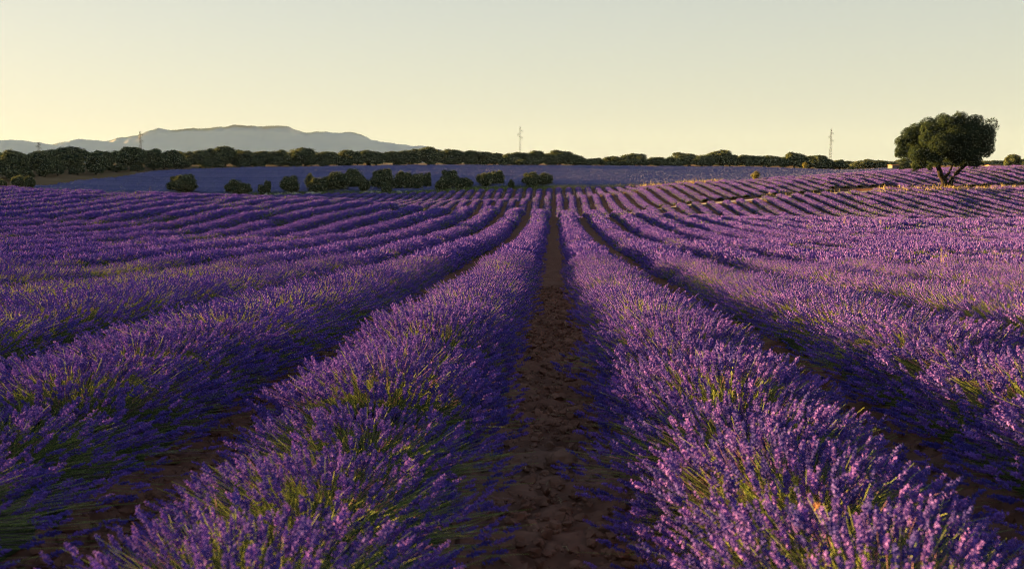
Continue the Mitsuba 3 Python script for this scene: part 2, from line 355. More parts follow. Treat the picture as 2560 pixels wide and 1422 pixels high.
def piece(level, length, per_m, bloom, seed, solo=False):
    """Bags flower, stem, foliage of one plant (solo) or one piece of row."""
    rng = np.random.default_rng(seed)
    n = int(per_m * length)
    base, tip, d, al = stems(length, n, rng, (1.06, 0.98, 0.86, 0.82)[level], solo)
    fl, st, lf = Bag(), Bag(), Bag()
    flowering = rng.random(n) < bloom * (0.65 + 0.7 * meshkit.noise(np.stack([al * 1.2, tip[:, 1] * 2.5, np.zeros(n) + 3.3], -1), seed % 97))
    size = np.where(flowering, rng.uniform(0.034, 0.066, n), 0) * (1.04, 1.06, 1.3, 2.1)[level]
    rnd = rng.random(n)
    fr = rot_to(d, rng)
    wide = (1.0, 1.0, 1.1, 1.1)[level]
    for g in range(5 if level == 0 else 3 if level == 1 else 1):
        m = flowering & (np.arange(n) % (5 if level == 0 else 3 if level == 1 else 1) == g)
        sv, sf = spike_mesh(level, rng)
        loc = sv[None] * (size[m][:, None, None] * np.array([wide, wide, 1.0])[None, None])
        if level == 0:
            loc = loc + 0.04 * size[m][:, None, None] * rng.normal(0, 1, loc.shape)
        v = np.einsum('nij,nkj->nki', fr[m], loc) + (tip[m] - d[m] * size[m][:, None] * 0.8)[:, None]
        fl.add(v, sf, 0, rnd[m])
    keep = np.arange(n) % (1, 1, 2, 5)[level] == 0
    b, t, dd, r = base[keep], tip[keep], d[keep], rng.random(keep.sum())
    t = t - dd * (size[keep] * 0.75)[:, None]
    wd = (0.0007, 0.0010, 0.0025, 0.006)[level]
    if level <= 1:                                      # a bent three-sided stem (level 1: a two-sided strip pair)
        mid = (b + t) * 0.5 + (t - b) * 0.05 + np.array([0, 0, 0.02]) - (dd - (t - b) / np.linalg.norm(t - b, axis=1, keepdims=True)) * 0.06
        e1 = np.cross(dd, [0.3, 0.2, 1.0])
        e1 /= np.linalg.norm(e1, axis=1, keepdims=True)
        e2 = np.cross(dd, e1)
        if level == 0:
            ring = [e1, -0.5 * e1 + 0.87 * e2, -0.5 * e1 - 0.87 * e2]
            v = np.stack([c + o * wd * k for c, k in ((b, 1.5), (mid, 1.1), (t, 0.9)) for o in ring], 1)
            f = [[i * 3 + j, i * 3 + (j + 1) % 3, i * 3 + 3 + j] for i in range(2) for j in range(3)] + [[i * 3 + (j + 1) % 3, i * 3 + 3 + (j + 1) % 3, i * 3 + 3 + j] for i in range(2) for j in range(3)]
        else:
            v = np.stack([b - e1 * wd, b + e1 * wd, mid - e1 * wd, mid + e1 * wd, t - e2 * wd * 0.5, t + e2 * wd * 0.5], 1)
            f = [[0, 1, 2], [1, 3, 2], [2, 3, 4], [3, 5, 4]]
        st.add(v, f, 1, r)
    else:
        e1 = np.cross(dd, [0.3, 0.2, 1.0])
        e1 /= np.linalg.norm(e1, axis=1, keepdims=True)
        low = b + (t - b) * 0.35
        st.add(np.stack([low - e1 * wd, low + e1 * wd, t], 1), [[0, 1, 2]], 1, r)
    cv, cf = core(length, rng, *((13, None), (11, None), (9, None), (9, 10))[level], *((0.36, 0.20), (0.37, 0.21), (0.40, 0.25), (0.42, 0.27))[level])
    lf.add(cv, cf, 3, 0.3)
    nl = int(length * (2200, 1100, 420, 110)[level])       # narrow grey-green leaves over the mound
    al2 = rng.uniform(-1.5, 1.5, nl)
    p = np.stack([np.sin(al2) * 0.36, rng.uniform(-0.53, 0.53, nl) * length, np.cos(al2) * 0.21], 1) * rng.uniform(0.85, 1.12, (nl, 1)) * [1, 1, 1]
    dl = np.stack([np.sin(al2) * 0.9, rng.normal(0, 0.4, nl), np.cos(al2) * 0.8 + 0.5], 1) + rng.normal(0, 0.25, (nl, 3))
    dl /= np.linalg.norm(dl, axis=1, keepdims=True)
    e = rot_to(dl, rng)[:, :, 0]
    L, Wd = rng.uniform(0.04, 0.10, (nl, 1)) * (1, 1.1, 1.6, 2.4)[level], (0.0022, 0.0035, 0.008, 0.03)[level]
    lf.add(np.stack([p - e * Wd, p + e * Wd, p + dl * L], 1), [[0, 1, 2]], 2, rng.random(nl))
    return fl, st, lf


PLANT = 0.75
SPARSE = {0: (0.70, 0.58, 0.64, 0.44), 1: (0.68, 0.54, 0.62, 0.57, 0.32), 2: (0.74, 0.64, 0.70, 0.62, 0.26), 3: (0.72, 0.66, 0.76, 0.62, 0.36)}
SEG = {2: 1.5, 3: 3.0}
for lv, per in ((0, 1650), (1, 1300)):
    for k, bl in enumerate(SPARSE[lv]):
        fl, st, lf = piece(lv, PLANT, per, bl, 100 * lv + k, solo=True)
        scene[f'lavender_plant_kind_{lv}{k}'] = {'type': 'shapegroup', 'flower_spikes': fl.ply('lavender_matter'), 'stems': st.ply('lavender_matter'), 'leaves': lf.ply('lavender_matter')}
for lv, per in ((2, 800), (3, 480)):
    for k, bl in enumerate(SPARSE[lv]):
        parts = piece(lv, SEG[lv], per, bl, 100 * lv + k)
        one = Bag()
        for b in parts:
            for v_, f_, t_ in zip(b.v, b.f, b.t):
                one.v.append(v_), one.f.append(f_ + one.n - 0 if False else f_), one.t.append(t_)
        off, fs = 0, []
        for b in parts:
            fs += [f_ + off for f_ in b.f]
            off += b.n
        one.f = fs
        scene[f'lavender_piece_kind_{lv}{k}'] = {'type': 'shapegroup', 'plants': one.ply('lavender_matter')}


def placed(x, y, yaw, s, sz, slope):
    return T().translate([float(x), float(y), float(land(x, y))]).rotate([1, 0, 0], math.degrees(math.atan(slope))).rotate([0, 0, 1], yaw).scale([s, 1.0 if abs(s) else 1, sz])


def in_view(x, y, left=3.0, right=2.5, low=1.3):
    px, py, z = seen([x, y, float(land(x, y)) + 0.6])
    if z < 0.8 and y < low:
        return False
    m = F / max(z, 0.5)
    return -left * m < px < 2560 + right * m and py < 1422 + 0.9 * m


def slope_at(x, y):
    return float(land(x, y + 0.6) - land(x, y - 0.6)) / 1.2


def row(key, X, y0, y1, seed, stout=1.0):
    """One planted row along y at X: near plants are parts, the rest is one part of many pieces."""
    rng = np.random.default_rng(seed)
    y, n_plant, n_piece = y0, 0, 0
    wander = lambda yy: X + 0.07 * (meshkit.noise(np.array([X * 3.1, yy * 0.35, 0.0]), 5) - 0.5)
    while y < y1:
        dist = math.hypot(X, y)
        lv = 0 if dist < 6.6 else 1 if dist < 18 else 2 if dist < 42 else 3
        step = PLANT if lv <= 1 else SEG[lv]
        yc = y + step / 2
        y += step * (0.97 if lv <= 1 else 1.0)
        x = float(wander(yc))
        if not in_view(x, yc, left=3.0 if dist < 40 else 8.0):
            continue
        weak = meshkit.noise(np.array([x * 0.55, yc * 0.33, 7.7]), 21) > (0.66 if yc < 75 else 0.47)
        kinds = SPARSE[lv]
        k = len(kinds) - 1 if weak else int(rng.integers(len(kinds) - 1))
        s, sz = rng.uniform(0.94, 1.05), rng.uniform(0.92, 1.07) * (0.86 if weak else 1.0)
        s *= 1.0 + (stout - 1.0) * (1 - smooth01((yc - 7.0) / 9.0))
        m = placed(x, yc, 180.0 * int(rng.integers(2)) + rng.uniform(-3, 3), s, sz, slope_at(x, yc))
        if lv <= 1:
            pk = f'{key}__plant' + (f'_{n_plant:03d}' if n_plant else '')
            n_plant += 1
            scene[pk] = {'type': 'instance', 'to_world': m, 'group': ref(f'lavender_plant_kind_{lv}{k}')}
            for part in ('flower_spikes', 'stems', 'leaves'):
                labels[f'{pk}__{part}'] = {'kind': 'stuff'}
        else:
            scene[f'{key}__far_plants__{n_piece:04d}'] = {'type': 'instance', 'to_world': m, 'group': ref(f'lavender_piece_kind_{lv}{k}')}
            n_piece += 1
    if n_piece:
        labels[f'{key}__far_plants'] = {'kind': 'stuff'}
    return n_plant + n_piece


def add_row(label, group, X, y0, y1, seed, stout=1.0):
    key = numbered('lavender_row')
    if row(key, X, y0, y1, seed, stout):
        labels[key] = {'label': label, 'category': 'lavender row', 'group': group}
    else:
        _used.discard(key)


S = 1.5
jit = np.random.default_rng(77)
for k in range(0, 25):
    for side in (-1, 1):
        where = 'left' if side < 0 else 'right'
        add_row(f'{ordinal(k + 1)} lavender row of the front field {where} of the central bare-soil alley', 'lavender rows of the front field',
                side * (k + 0.5) * S, 0.4 if k < 6 else 1.5, 59.0 + jit.uniform(-0.5, 0.5), 1000 + 2 * k + (side > 0), 1.0 if k == 0 else 1.36 if side < 0 else 1.25)
n = 0
for k in range(-3, 36):
    X = (k + 0.5) * S
    n += 1
    add_row(f'{ordinal(n)} row from the left in the middle lavender strip below the pale track', 'lavender rows of the middle strip', X, 80.0 + jit.uniform(-0.4, 0.4), gap_y(X) - 2.4 + jit.uniform(-0.3, 0.3), 2000 + k)
n = 0
for k in range(-19, 45):
    X = (k + 0.5) * S
    n += 1
    y0 = max(gap_y(X) + 2.2, 99.0)
    if 30 < X < 38:
        y0 += 3.5
    add_row(f'{ordinal(n)} row from the left in the upper lavender strip beyond the pale track', 'lavender rows of the upper strip', X, y0 + jit.uniform(-0.3, 0.3), 130.5 + max(0, X - 16) * 0.12, 3000 + k)
n = 0
for k in range(-32, 12):
    X = (k + 0.5) * S
    n += 1
    add_row(f'{ordinal(n)} row from the left in the low shaded lavender strip before the round trees', 'lavender rows of the shaded strip', X, 134.5, 153.0, 4000 + k)

# ------------------------------------------------------------------ trees and shrubs
def blob(c, r, rng, level=2, wob=0.18):
    m = trimesh.creation.icosphere(level, 1.0)
    v = np.array(m.vertices)
    k = 1 + wob * 2 * (meshkit.fbm(v * 1.7 + rng.uniform(0, 50, 3), 3, 3) - 0.5)
    return v * k[:, None] * np.asarray(r) + c, np.array(m.faces)


def leaf_quads(p, n, size, rng, up=0.35):
    """Small bent leaf sprays at p facing roughly along n: two triangles each."""
    d = n + rng.normal(0, 0.65, n.shape) + [0, 0, up]
    d /= np.linalg.norm(d, axis=1, keepdims=True)
    R = rot_to(d, rng)
    a, b = R[:, :, 0] * size[:, None], R[:, :, 1] * size[:, None] * 0.7
    return np.stack([p - a, p + b + d * size[:, None] * 0.15, p + a, p - b + d * size[:, None] * 0.15], 1), [[0, 1, 2], [0, 2, 3]]


def crown_of(lobes, rng, per_m2, leaf, shell=0.28, core_k=0.78, gaps=0.0, kind=0, min_leaves=40):
    """A crown made of leaf sprays in the outer shell of several lobes (cx, cy, cz, rx, ry, rz), over a dark inner mass."""
    b = Bag()
    L = np.array(lobes, float)
    for l in L:
        c, r = l[:3], l[3:]
        n = max(min_leaves, int(per_m2 * 4 * math.pi * np.mean(r) ** 2))
        d = rng.normal(0, 1, (n, 3))
        d /= np.linalg.norm(d, axis=1, keepdims=True)
        clump = meshkit.fbm(d * 2.6 + c, 3, 11)
        rad = (1 - shell * rng.random(n) ** 1.3) * (0.78 + 0.44 * clump)
        p = c + d * r * rad[:, None]
        ok = clump > gaps
        for o in L:
            if o is not l:
                ok &= (((p - o[:3]) / (o[3:] * 0.72)) ** 2).sum(1) > 1
        v, f = leaf_quads(p[ok], d[ok], leaf * rng.uniform(0.6, 1.4, ok.sum()), rng)
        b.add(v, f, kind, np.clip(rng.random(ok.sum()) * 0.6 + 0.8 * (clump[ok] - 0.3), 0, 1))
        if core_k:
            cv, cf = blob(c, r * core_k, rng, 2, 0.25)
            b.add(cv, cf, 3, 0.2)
    return b


def holm_lobes(rng, w, h, n=9):
    """Lobes of a wide, low evergreen oak of crown width w and height h, its foot at z = 0."""
    out = [[0, 0, h * 0.52, w * 0.36, w * 0.36, h * 0.40]]
    for k in range(n):
        a = 2 * math.pi * (k + rng.uniform(-0.3, 0.3)) / n
        q = rng.uniform(0.20, 0.34)
        z = h * rng.uniform(0.32, 0.74)
        r = w * rng.uniform(0.15, 0.24)
        out.append([math.cos(a) * w * q, math.sin(a) * w * q, z, r, r, r * rng.uniform(0.8, 1.05) * h / w * 1.25])
    for k in range(3):
        out.append([rng.uniform(-0.17, 0.17) * w, rng.uniform(-0.17, 0.17) * w, h * rng.uniform(0.74, 0.84), w * 0.17, w * 0.17, h * 0.16])
    return out


def round_lobes(rng, w, h):
    """A full round shrub standing on the ground, with many shallow lobes."""
    out = [[0, 0, h * 0.47, w * 0.40, w * 0.40, h * 0.44]]
    for k in range(14):
        a, z = 2 * math.pi * (k * 0.382 + rng.uniform(-0.05, 0.05)), rng.uniform(0.16, 0.78)
        q = 0.34 * math.sqrt(max(1 - ((z - 0.42) / 0.52) ** 2, 0.05))
        r = rng.uniform(0.12, 0.19)
        out.append([math.cos(a) * w * q, math.sin(a) * w * q, h * z, w * r, w * r, h * r])
    return out


rng = np.random.default_rng(5)
TREE_W, TREE_H = 6.0, 5.6
for k in range(6):
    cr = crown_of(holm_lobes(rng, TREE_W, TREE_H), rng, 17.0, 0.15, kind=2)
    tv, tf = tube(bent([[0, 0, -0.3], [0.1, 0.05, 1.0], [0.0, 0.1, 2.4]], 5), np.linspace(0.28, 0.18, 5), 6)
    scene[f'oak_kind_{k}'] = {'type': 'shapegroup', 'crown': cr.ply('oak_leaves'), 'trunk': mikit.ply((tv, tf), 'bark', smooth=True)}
SHRUB_W, SHRUB_H = 4.0, 3.4
for k in range(5):
    lob = round_lobes(rng, SHRUB_W, SHRUB_H) if k % 2 else holm_lobes(rng, SHRUB_W, SHRUB_H, 6)
    for l in lob:
        l[2] = l[2] * 0.93
    cr = crown_of(lob, rng, 64.0, 0.075, kind=2)
    tv, tf = tube(bent([[0, 0, -0.3], [0.05, 0.0, 0.5], [0.0, 0.1, 1.4]], 5), np.linspace(0.2, 0.12, 5), 6)
    scene[f'shrub_kind_{k}'] = {'type': 'shapegroup', 'crown': cr.ply('oak_leaves'), 'trunk': mikit.ply((tv, tf), 'bark', smooth=True)}
lob = holm_lobes(rng, 3.0, 3.4, 7)
scene['yellow_kind'] = {'type': 'shapegroup', 'crown': crown_of(lob, rng, 26.0, 0.11, kind=1, core_k=0.5).ply('oak_leaves'),
                        'trunk': mikit.ply(tube(bent([[0, 0, -0.3], [0.05, 0.0, 0.5], [0.0, 0.1, 1.4]], 5), np.linspace(0.15, 0.08, 5), 6), 'bark', smooth=True)}


def stand(name, label, cat, group, kind, px, py_top, py_base, Y, w_px, kw, kh, rng, name_parts=('crown', 'trunk')):
    """One tree or shrub whose foot is seen at (px, py_base) at distance Y, top at py_top, w_px wide."""
    foot, top = at(px, py_base, Y), at(px, py_top, Y)
    x, y = foot[0], foot[1]
    z = float(land(x, y))
    key = numbered(name)
    w, h = w_px / F * Y, max(top[2] - z, 0.8)
    m = T().translate([float(x), float(y), z - 0.05]).rotate([0, 0, 1], float(rng.uniform(0, 360))).scale([w / kw, w / kw, h / kh])
    scene[key] = {'type': 'instance', 'to_world': m, 'group': ref(kind)}
    labels[key] = {'label': label, 'category': cat}
    if group:
        labels[key]['group'] = group
    return key


rng = np.random.default_rng(12)
line_x = [-700, -300, 0, 150, 300, 500, 1000, 1500, 1900, 2100, 2300]
line_y = [468, 450, 438, 435, 428, 421, 414, 417, 420, 427, 425]
line_Y = [175, 172, 172, 192, 217, 243, 274, 294, 304, 285, 275]
front = [(-45, 372, 85), (30, 371, 90), (100, 373, 80), (175, 361, 110), (250, 374, 80), (330, 363, 95), (385, 370, 80), (440, 373, 70), (500, 372, 80), (555, 361, 85), (610, 373, 80), (660, 375, 80), (700, 373, 70), (750, 367, 95),
         (820, 376, 80), (874, 371, 62), (925, 374, 84), (985, 376, 84), (1030, 371, 72), (1072, 365, 86), (1130, 370, 74), (1190, 373, 96), (1290, 379, 84), (1340, 374, 56), (1400, 374, 84), (1440, 385, 64), (1492, 393, 44), (1532, 388, 56),
         (1582, 382, 84), (1645, 391, 64), (1705, 380, 86), (1800, 373, 88), (1868, 385, 84), (1922, 386, 64), (1985, 379, 64), (2045, 386, 84), (2098, 402, 56), (2150, 400, 70), (2196, 399, 72), (2250, 404, 60), (2300, 402, 60)]
for n, (px, pt, w) in enumerate(front):
    Y = float(np.interp(px, line_x, line_Y))
    place = ('left end', 'left part', 'middle', 'right part', 'right end')[min(4, max(0, int((px + 60) / 480)))]
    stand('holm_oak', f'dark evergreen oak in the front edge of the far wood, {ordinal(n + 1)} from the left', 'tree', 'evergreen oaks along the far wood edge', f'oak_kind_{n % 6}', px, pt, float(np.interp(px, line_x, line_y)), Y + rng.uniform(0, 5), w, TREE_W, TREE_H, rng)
back = 0
for px in np.arange(-60, 2120, 52):
    base, Y = float(np.interp(px, line_x, line_y)), float(np.interp(px, line_x, line_Y))
    top = float(np.interp(px, [f[0] for f in front], [f[1] for f in front]))
    back += 1
    stand('holm_oak', f'evergreen oak half hidden in the second rank of the far wood, {ordinal(back)} from the left', 'tree', 'evergreen oaks of the second rank', f'oak_kind_{int(rng.integers(6))}', px + rng.uniform(-14, 14), max(top, 364) + rng.uniform(3, 9), base, Y + rng.uniform(14, 26), rng.uniform(70, 105), TREE_W, TREE_H, rng)
low = 0
for px in np.arange(-20, 2080, 44):
    base, Y = float(np.interp(px, line_x, line_y)), float(np.interp(px, line_x, line_Y))
    low += 1
    stand('wood_edge_bush', f'low dark bush at the foot of the far wood, {ordinal(low)} from the left', 'bush', 'low bushes at the foot of the far wood', f'oak_kind_{int(rng.integers(6))}', px + rng.uniform(-14, 14), base - rng.uniform(16, 30), base, Y - rng.uniform(0, 3), rng.uniform(36, 62), TREE_W, TREE_H, rng)
for n, px in enumerate(np.arange(2010, 2700, 30)):
    stand('far_tree', f'small distant tree on the low skyline behind the oak, {ordinal(n + 1)} from the left', 'tree', 'small trees on the far skyline', f'oak_kind_{int(rng.integers(6))}', px + rng.uniform(-9, 9), rng.uniform(396, 402), 412, rng.uniform(500, 560), rng.uniform(34, 56), TREE_W, TREE_H, rng)
stand('holm_oak', 'lone bushy tree on the skyline at the far right edge', 'tree', None, 'oak_kind_2', 2531, 383, 416, 190, 46, TREE_W, TREE_H, rng)
stand('holm_oak', 'rounded dark tree just behind the right foot of the big oak crown', 'tree', None, 'oak_kind_4', 2418, 394, 424, 215, 62, TREE_W, TREE_H, rng)
stand('yellow_bush', 'yellow-green bush against the dark trees near the right mast', 'bush', None, 'yellow_kind', 2013, 405, 420, 282, 17, 3.0, 3.4, rng)
stand('yellow_bush', 'lone small yellow-green bush on the crest of the upper strip', 'bush', None, 'yellow_kind', 1889, 426, 449, 131, 24, 3.0, 3.4, rng)
stand('yellow_bush', 'yellow-green bush peeping out behind the left round trees', 'bush', None, 'yellow_kind', 777, 431, 474, 166, 34, 3.0, 3.4, rng)
# the wood goes on to the left, outside the frame
for n in range(120):
    x, y = -0.59 - 0.36 * rng.random() ** 1.4, 196 + 140 * rng.random() ** 1.2
    x = x * y
    z, w, h = float(land(x, y)), rng.uniform(5.5, 8), rng.uniform(5.5, 7.5)
    scene[f'oak_wood__{n + 1:03d}'] = {'type': 'instance', 'to_world': T().translate([x, y, z - 0.05]).rotate([0, 0, 1], float(rng.uniform(0, 360))).scale([w / TREE_W, w / TREE_W, h / TREE_H]), 'group': ref(f'oak_kind_{n % 6}')}
labels['oak_wood'] = {'label': 'evergreen oak wood covering the rise beyond the left edge of the view', 'category': 'wood', 'kind': 'stuff'}
shrubs = [(460, 433, 486, 90, 160, 'large round evergreen shrub standing alone left of the others'), (588, 444, 487, 54, 162, 'round shrub with a lopsided top behind a smaller one'),
          (612, 457, 488, 44, 158, 'small shrub in front of the lopsided one'), (655, 458, 484, 22, 160, 'low round tuft leaning left of the upright one'), (671, 450, 486, 20, 160, 'narrow upright shrub beside a low tuft'),
          (727, 437, 481, 62, 160, 'round shrub between the narrow upright one and the long clump'), (797, 440, 480, 54, 161, 'round shrub at the left end of the long clump'), (848, 428, 482, 92, 163, 'broad dark shrub in the middle of the long clump'),
          (886, 414, 470, 56, 172, 'tallest round tree rising behind the long clump'), (910, 446, 481, 44, 160, 'round shrub at the right end of the long clump'), (958, 419, 473, 74, 165, 'tall wide tree at the left of the second clump'),
          (967, 449, 480, 28, 158, 'small pale-green shrub in front of the second clump'), (1000, 426, 474, 44, 166, 'rounded tree in the middle of the second clump'), (1022, 424, 474, 36, 165, 'pointed tree in the middle of the second clump'),
          (1045, 431, 475, 42, 164, 'round tree in the right half of the second clump'), (1069, 429, 466, 28, 167, 'small egg-shaped tree at the right end of the second clump'), (1124, 419, 466, 52, 170, 'tall round tree behind a pair of low shrubs'),
          (1113, 443, 475, 52, 161, 'left one of a pair of low shrubs below a taller tree'), (1158, 441, 475, 58, 162, 'right one of a pair of low shrubs below a taller tree'), (1214, 430, 471, 50, 162, 'left half of a twin-domed tree'),
          (1244, 425, 470, 50, 164, 'right half of a twin-domed tree'), (1278, 447, 469, 18, 160, 'tiny round shrub between two twin trees'), (1328, 429, 468, 56, 161, 'left dome of the rightmost round trees'), (1361, 428, 468, 50, 163, 'right dome of the rightmost round trees'),
          (47, 437, 466, 36, 150, 'small round shrub at the left, first of a pair'), (72, 439, 467, 34, 149, 'small round shrub at the left, second of a pair'), (4, 446, 467, 26, 150, 'small dark shrub cut by the left edge of the photo')]
for n, (px, pt, pb, w, Y, lab) in enumerate(shrubs):
    stand('round_shrub', lab, 'shrub', 'round evergreen shrubs in the hollow', f'shrub_kind_{n % 5}', px, pt - 3, pb, Y, w * 1.03, SHRUB_W, SHRUB_H, rng)

# ------------------------------------------------------------------ the big oak on the right
OY = 105.0
base = at(2365, 468, OY)
base[2] = float(land(base[0], base[1]))
K = OY / F / 5.925                                      # metres per pixel of the enlarged crop the crown was measured in


def op(cx, cy, dy=0.0):
    return base + [(cx - 975) * K, dy, (1230 - cy) * K]


rng = np.random.default_rng(31)
lobes = []
for cx, cy, r, spread_ in [(1000, 240, 150, 2.4), (800, 285, 150, 2.4), (1220, 265, 135, 2.2), (1450, 290, 110, 1.6), (610, 365, 145, 2.0), (410, 430, 120, 1.4), (320, 530, 95, .9), (325, 650, 100, .9), (450, 700, 140, 1.5), (560, 840, 95, 1.0), (510, 910, 55, .8),
                           (700, 560, 190, 3.0), (900, 450, 200, 3.2), (1100, 450, 200, 3.2), (1300, 450, 190, 2.8), (1540, 420, 95, 1.0), (1640, 325, 60, .6), (1560, 560, 80, .8), (1490, 680, 65, .8), (1350, 640, 150, 2.2), (1150, 680, 180, 2.6), (960, 600, 140, 2.6),
                           (1240, 790, 140, 1.8), (1370, 820, 70, 1.0), (690, 750, 160, 2.2), (830, 770, 80, 1.4), (740, 900, 45, .8), (1100, 830, 60, .9), (265, 715, 50, .5), (1530, 730, 32, .4), (560, 500, 140, 2.4), (1400, 380, 110, 2.0), (1600, 520, 50, .7)]:
    m = 1 if spread_ < 1.5 else 2 if spread_ < 2.5 else 3
    for q in range(m):
        dy = 0.0 if m == 1 else (q / (m - 1) - 0.5) * 2 * spread_
        rr = r * K * (1.0 if dy == 0 else 0.88)
        lobes.append([*(op(cx, cy, dy + rng.uniform(-0.3, 0.3))), rr, rr, rr * 0.92])
ctr = np.mean([l[:3] for l in lobes], 0)
cb = Bag()
for l in lobes:
    px_rel = (l[0] - base[0]) / K
    thin = px_rel > 380                                  # the crown is thinner towards its right edge
    one = crown_of([l], rng, 330.0 if not thin else 150.0, 0.068, shell=0.75, core_k=0.0 if thin else 0.5, gaps=0.40 if thin else 0.30)
    for v_, f_, t_ in zip(one.v, one.f, one.t):
        pass
    cb.v += one.v
    cb.t += one.t
    cb.f += [f_ + cb.n for f_ in one.f]
    cb.n += one.n
scene['big_oak__crown'] = cb.ply('oak_leaves')


def limb(pts, r0, r1, n=10):
    p = bent([op(*q) for q in pts], n)
    p = p + np.random.default_rng(len(pts)).normal(0, 0.035, p.shape)
    return tube(p, np.linspace(r0, r1, n), 9)


scene['big_oak__trunk'] = mikit.ply(limb([(985, 1262), (965, 1180), (940, 1090), (880, 980), (850, 880), (800, 760), (740, 620)], 0.40, 0.13, 14), 'bark', smooth=True)
for pts, a, b in [([(1030, 1250), (1030, 1150), (1065, 1050), (1110, 975), (1165, 925), (1260, 850), (1330, 720, .4)], 0.30, 0.10), ([(950, 1050), (1000, 990), (1035, 930), (1050, 850), (1080, 700)], 0.17, 0.07),
                  ([(850, 900), (900, 800, .5), (960, 680, .8), (1000, 500, 1.0)], 0.2, 0.08), ([(830, 860), (720, 780, -.5), (600, 680, -.8)], 0.13, 0.05), ([(1230, 870), (1330, 800, -.6), (1450, 700, -.8), (1540, 580, -.6)], 0.09, 0.03),
                  ([(1300, 760), (1420, 560, .3), (1500, 380, .2), (1600, 330, 0)], 0.09, 0.03)]:
    scene[numbered('big_oak__limb')] = mikit.ply(limb(pts, a, b), 'bark', smooth=True)
labels['big_oak'] = {'label': 'large spreading evergreen oak with a forked trunk standing alone in the right-hand field', 'category': 'tree'}

# ------------------------------------------------------------------ mountain
prof = np.array([(-560, 396), (-300, 366), (0, 350), (60, 352), (130, 360), (160, 354), (200, 350), (260, 352), (300, 346), (350, 339), (375, 327), (395, 320), (430, 325), (480, 323), (530, 321), (560, 317), (588, 311), (640, 317), (680, 314), (720, 319),
                 (745, 328), (765, 331), (790, 328), (830, 333), (870, 332), (880, 331), (900, 337), (930, 349), (980, 359), (1040, 364), (1100, 376), (1150, 396), (1190, 408), (1225, 404), (1300, 410), (1600, 405), (1660, 403), (1720, 410), (2100, 405), (2700, 407)], float)
MY = 4200.0
pxs = np.linspace(-560, 2750, 900)
pys = np.interp(pxs, prof[:, 0], prof[:, 1])
crest = np.array([at(a, b, MY) for a, b in zip(pxs, pys)])
crest[:, 2] += (meshkit.fbm(np.stack([pxs * 0.03, pxs * 0, pxs * 0], -1), 4, 2) - 0.5) * 15.0 * np.clip(crest[:, 2] / 40, 0, 1)
sec = np.array([-1.0, -0.8, -0.6, -0.45, -0.3, -0.2, -0.1, 0.0, 0.12, 0.3, 0.6, 1.0])
V = []
for s in sec:
    p = crest.copy()
    p[:, 1] += s * 260
    fall = (1 - abs(s)) ** 1.25
    n = meshkit.fbm(np.stack([crest[:, 0] * 0.006, np.full(900, s * 6), np.zeros(900)], -1), 4, 8) - 0.5
    p[:, 2] = -14 + (crest[:, 2] + 14) * fall * (1 + (0.5 * n if abs(s) > 0.01 else 0)) * (0.97 if abs(s) > 0.01 else 1)
    V.append(p)
i, j = np.meshgrid(np.arange(len(sec) - 1), np.arange(899), indexing='ij')
a = i * 900 + j
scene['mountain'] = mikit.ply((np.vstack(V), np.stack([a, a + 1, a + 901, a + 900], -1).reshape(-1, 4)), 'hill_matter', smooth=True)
labels['mountain'] = {'label': 'long flat-topped grey mountain range on the left horizon', 'kind': 'structure'}

# ------------------------------------------------------------------ power line masts
def mast(px, top, base_py, Y, w, label, group=None):
    key = numbered('lattice_mast')
    foot, tip = at(px, base_py, Y), at(px, top, Y)
    h = tip[2] - foot[2]
    parts = []
    leg = lambda a, b, z0, z1: tube(np.array([a, b]), 0.055, 4)
    hw = lambda z: (w * 0.5 * (1 - 0.62 * z / h))
    for sx in (-1, 1):
        for sy in (-1, 1):
            parts.append(tube([foot + [sx * hw(0), sy * hw(0), 0], foot + [sx * hw(h), sy * hw(h), h]], 0.032, 4))
    n = int(h / 0.9)
    for q in range(n):
        z0, z1 = h * q / n, h * (q + 1) / n
        s = 1 if q % 2 else -1
        for sy in (-1, 1):
            parts.append(tube([foot + [s * hw(z0), sy * hw(z0), z0], foot + [-s * hw(z1), sy * hw(z1), z1]], 0.018, 3))
            parts.append(tube([foot + [sy * hw(z0), s * hw(z0), z0], foot + [sy * hw(z1), -s * hw(z1), z1]], 0.018, 3))
    join = lambda ps: trimesh.util.concatenate([trimesh.Trimesh(*p, process=False) for p in ps])
    scene[key + '__lattice_post'] = mikit.ply(join(parts), 'steel')
    for q, (z, s) in enumerate(((0.86, 1), (0.76, -1), (0.66, 1))):
        a = foot + [0, 0, h * z]
        arm = [tube([a, a + [s * 0.85, 0, 0.1]], 0.05, 4), tube([a + [0, 0, 0.5], a + [s * 0.85, 0, 0.1]], 0.035, 4)]
        k2 = key + '__crossarm' + (f'_{q:03d}' if q else '')
        scene[k2] = mikit.ply(join(arm), 'steel')
        scene[k2 + '__insulator'] = mikit.ply(tube([a + [s * 0.82, 0, 0.08], a + [s * 0.82, 0, -0.4]], 0.05, 6), 'dark_body')
    labels[key] = {'label': label, 'category': 'power mast'}


mast(1300, 317, 400, 330, 0.6, 'tall lattice power mast above the middle of the far wood')
mast(2075, 322, 412, 330, 0.6, 'tall lattice power mast over the right end of the wood')
mast(353, 328, 400, 300, 0.6, 'lattice power mast in front of the left shoulder of the mountain')
mast(98, 356, 400, 330, 0.8, 'small mast tip just showing above the trees at the left')

